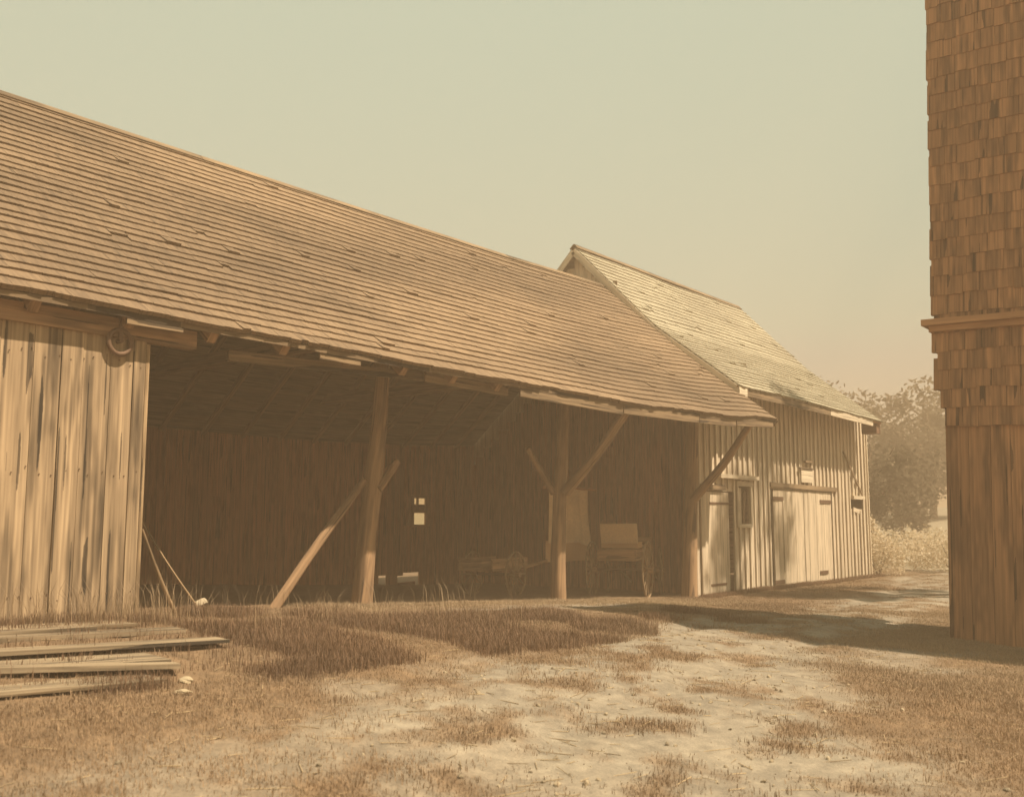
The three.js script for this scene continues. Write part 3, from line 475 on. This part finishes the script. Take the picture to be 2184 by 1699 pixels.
bush('bush growing against the far corner of the barn', 29.9, -10.1, 1.25, .75, 201, LEAF[2], 2600, .05);
bush('taller thin bush behind the far corner of the barn', 31.5, -11.2, 2.4, .7, 202, LEAF[0], 2200, .06);
bush('wide bush at the near edge of the sunny field', 37, -11.2, 1.3, 1.9, 203, LEAF[2], 4200, .06);
bush('bush beside the lower edge of the dark building in the distance', 33.5, -9.0, 1.2, 1.3, 204, LEAF[0], 3000, .06);

// ---------------------------------------------------------------- grass and weeds
function tuft(seed, blades, h, spread, width) {
  const rnd = rngOf(seed), q = (a, b) => a + (b - a) * rnd(), pos = [];
  for (let i = 0; i < blades; i++) {
    const a = q(0, 6.283), r0 = spread * Math.sqrt(rnd()) * .5, lean = q(.1, .7), H = h * q(.5, 1.15), w = width * q(.6, 1.2), b = q(0, 6.283);
    const p0 = V(Math.cos(a) * r0, 0, Math.sin(a) * r0), p1 = p0.clone().add(V(Math.cos(b) * H * lean * .25, H * .55, Math.sin(b) * H * lean * .25)), p2 = p0.clone().add(V(Math.cos(b) * H * lean * .8, H * (1 - lean * .25), Math.sin(b) * H * lean * .8)), s = V(-Math.sin(b), 0, Math.cos(b)).multiplyScalar(w / 2);
    const A = p0.clone().sub(s), B = p0.clone().add(s), C = p1.clone().addScaledVector(s, .8), D = p1.clone().addScaledVector(s, -.8);
    for (const v of [A, B, C, A, C, D, D, C, p2]) pos.push(v.x, v.y, v.z);
  }
  const g = new THREE.BufferGeometry(); g.setAttribute('position', new THREE.Float32BufferAttribute(pos, 3)); g.computeVertexNormals(); return g;
}
const GM = new THREE.MeshPhysicalMaterial({ color: 0xffffff, roughness: .9, side: THREE.DoubleSide, transmission: .25, thickness: 0 });
function scatter(name, label, geo, spots, colf) {
  const m = new THREE.InstancedMesh(geo, GM, spots.length), o = new THREE.Object3D(), c = new THREE.Color();
  spots.forEach(([x, z, s, k], i) => { o.position.set(x, groundY(x, z) - .006, z); o.rotation.set(0, k * 6.283 * 7, 0); o.scale.set(s, s * (.8 + .5 * ((k * 13.7) % 1)), s); o.updateMatrix(); m.setMatrixAt(i, o.matrix); m.setColorAt(i, colf(c, k, x, z)); });
  m.name = name; m.castShadow = m.receiveShadow = true; scene.add(m); tag(m, label, 'grass', null, 'stuff');
}
{
  const rnd = rngOf(555), q = (a, b) => a + (b - a) * rnd();
  const turf = [], tall = [], weeds = [];
  const blocked = (x, z) => (x > CX - .02 && z > CZ + .15) || (z < -9.97 && x > 18.5) || (x < 5.4 && z < -8.72 && z > -8.82);
  for (let i = 0; i < 90000; i++) {
    const far = rnd() < .25, x = far ? q(12, 34) : q(1.5, 18), z = far ? q(-11, -2) : q(-10.6, -.8); if (blocked(x, z)) continue;
    const heap = x < 5.3 && z < -6.1; if (heap && rnd() < .85) continue; const b = bare(x, z), inside = sm(-9.3, -10.1, z) * (x < 18.4 ? 1 : 0); if (rnd() < b * 1.06 || rnd() < inside * .97) continue;
    const patch = fbm(x * .8, z * .8, 81, 3); if (rnd() > .35 + patch * 1.1) continue;
    turf.push([x, z, q(.55, 1.25) * (.6 + .9 * patch), rnd()]);
  }
  for (let i = 0; i < 22000; i++) { // ranker growth along the drip line, by the door and planks, and at the barn foot
    const zone = rnd(); let x, z;
    if (zone < .55) { x = q(3, 13); z = lerp(-7.9, -5.85, rnd()) ; if (fbm(x * .9, z * .9, 85, 3) < .40 || bare(x, z) > .5) continue; }
    else if (zone < .78) { x = q(2.5, 8.5); z = q(-9.4, -8.0); if (x > 5.4 && fbm(x * 1.1, z, 86, 3) < .46 || bare(x, z) > .35) continue; if (x < 5.45 && z < -8.66) continue; }
    else if (zone < .92) { x = q(18.6, 29); z = -9.9 + Math.abs(q(-.25, .25)); }
    else { x = q(8, 18.4); z = q(-9.95, -9.3); if (fbm(x * 1.5, z, 87, 3) < .5) continue; }
    if (blocked(x, z) || (x < 5.3 && z < -6.2 && z > -8.5 && rnd() < .93)) continue; tall.push([x, z, q(.5, 1.15) * (zone < .78 ? 1 : zone < .92 ? .8 : .6), rnd()]);
  }
  for (let i = 0; i < 150; i++) { const x = rnd() < .65 ? q(3.6, 5.6) : q(5.5, 9.5), z = x < 5.5 ? q(-8.62, -8.1) : q(-8.9, -6.9); weeds.push([x, z, q(.6, 1.3), rnd()]); }
  // dry paints the sunlit drip-line strip into the grass, and pales the right side
  const dry = (x, z) => Math.max(sm(-7.75, -8.2, z + .5 * (fbm(x * .9, z * .9, 89, 3) - .5)) * sm(6.8, 8.6, x) * sm(19, 15, x), .6 * sm(8.5, 11, x + 1.5 * (fbm(x, z, 90, 3) - .5)) * sm(-7, -5.5, z));
  const gcol = base => (c, k, x, z) => { const m = fbm(x * .6, z * .6, 88, 3), t = .72 + .56 * ((k * 31.7) % 1) * .6 + .5 * (m - .4), d = dry(x, z) * .85; return c.setRGB(lerp(base[0], .43, d) * t, lerp(base[1], .32, d) * t, lerp(base[2], .20, d) * t); };
  scatter('turf_grass', 'short dry turf covering the yard beside the dirt track', tuft(1, 18, .030, .24, .0045), turf, gcol([.285, .190, .108]));
  scatter('rank_grass', 'long rank grass along the drip line of the shed', tuft(2, 17, .105, .24, .006), tall, gcol([.185, .105, .054]));
  scatter('dry_weeds', 'tall dry weed stalks in front of the boarded door', tuft(3, 6, .36, .16, .005), weeds, gcol([.30, .205, .115]));
}

{ // straw, twigs and small stones trodden into the bare earth
  const rnd = rngOf(777), q = (a, b) => a + (b - a) * rnd(), o = new THREE.Object3D(), c = new THREE.Color();
  const straw = new THREE.InstancedMesh(new THREE.CylinderGeometry(.0022, .0016, 1, 5).rotateZ(Math.PI / 2), new THREE.MeshStandardMaterial({ roughness: .9 }), 2000);
  for (let i = 0; i < 2000; i++) { const x = q(2, 16), z = q(-9.6, -1.5); o.position.set(x, groundY(x, z) + .006, z); o.rotation.set(0, q(0, 6.28), q(-.12, .12)); o.scale.set(q(.04, .22), q(.7, 1.6), q(.7, 1.6)); o.updateMatrix(); straw.setMatrixAt(i, o.matrix); const k = q(.6, 1.3); straw.setColorAt(i, c.setRGB(.34 * k, .25 * k, .145 * k)); }
  straw.name = 'straw'; scene.add(straw); tag(straw, 'loose straw and twigs strewn over the yard', 'straw', null, 'stuff');
  const pg = new THREE.IcosahedronGeometry(1, 1), pp = pg.attributes.position; for (let i = 0; i < pp.count; i++) { const k = .75 + .5 * vnoise(pp.getX(i) * 2 + 5, pp.getY(i) * 2 + pp.getZ(i) * 3 + 5, 4); pp.setXYZ(i, pp.getX(i) * k * 1.2, pp.getY(i) * k * .7, pp.getZ(i) * k); } pg.computeVertexNormals();
  const peb = new THREE.InstancedMesh(pg, new THREE.MeshStandardMaterial({ roughness: .95 }), 5200); let n = 0;
  for (let i = 0; i < 14000 && n < 900; i++) { const x = q(2, 18), z = q(-7.5, -1.2); if (rnd() > bare(x, z)) continue; const s = .004 + .016 * Math.pow(rnd(), 3); o.position.set(x, groundY(x, z) + s * .2, z); o.rotation.set(q(0, 3), q(0, 6), 0); o.scale.setScalar(s); o.updateMatrix(); peb.setMatrixAt(n, o.matrix); const k = q(.5, 1.15); peb.setColorAt(n, c.setRGB(.30 * k, .24 * k, .16 * k)); n++; }
  peb.count = n; peb.name = 'pebbles'; scene.add(peb); tag(peb, 'small pebbles and clods on the bare dirt track', 'pebbles', null, 'stuff');
}

scene.traverse(o => { if (o.isMesh) { o.castShadow = true; o.receiveShadow = true; } });
renderer.render(scene, camera);
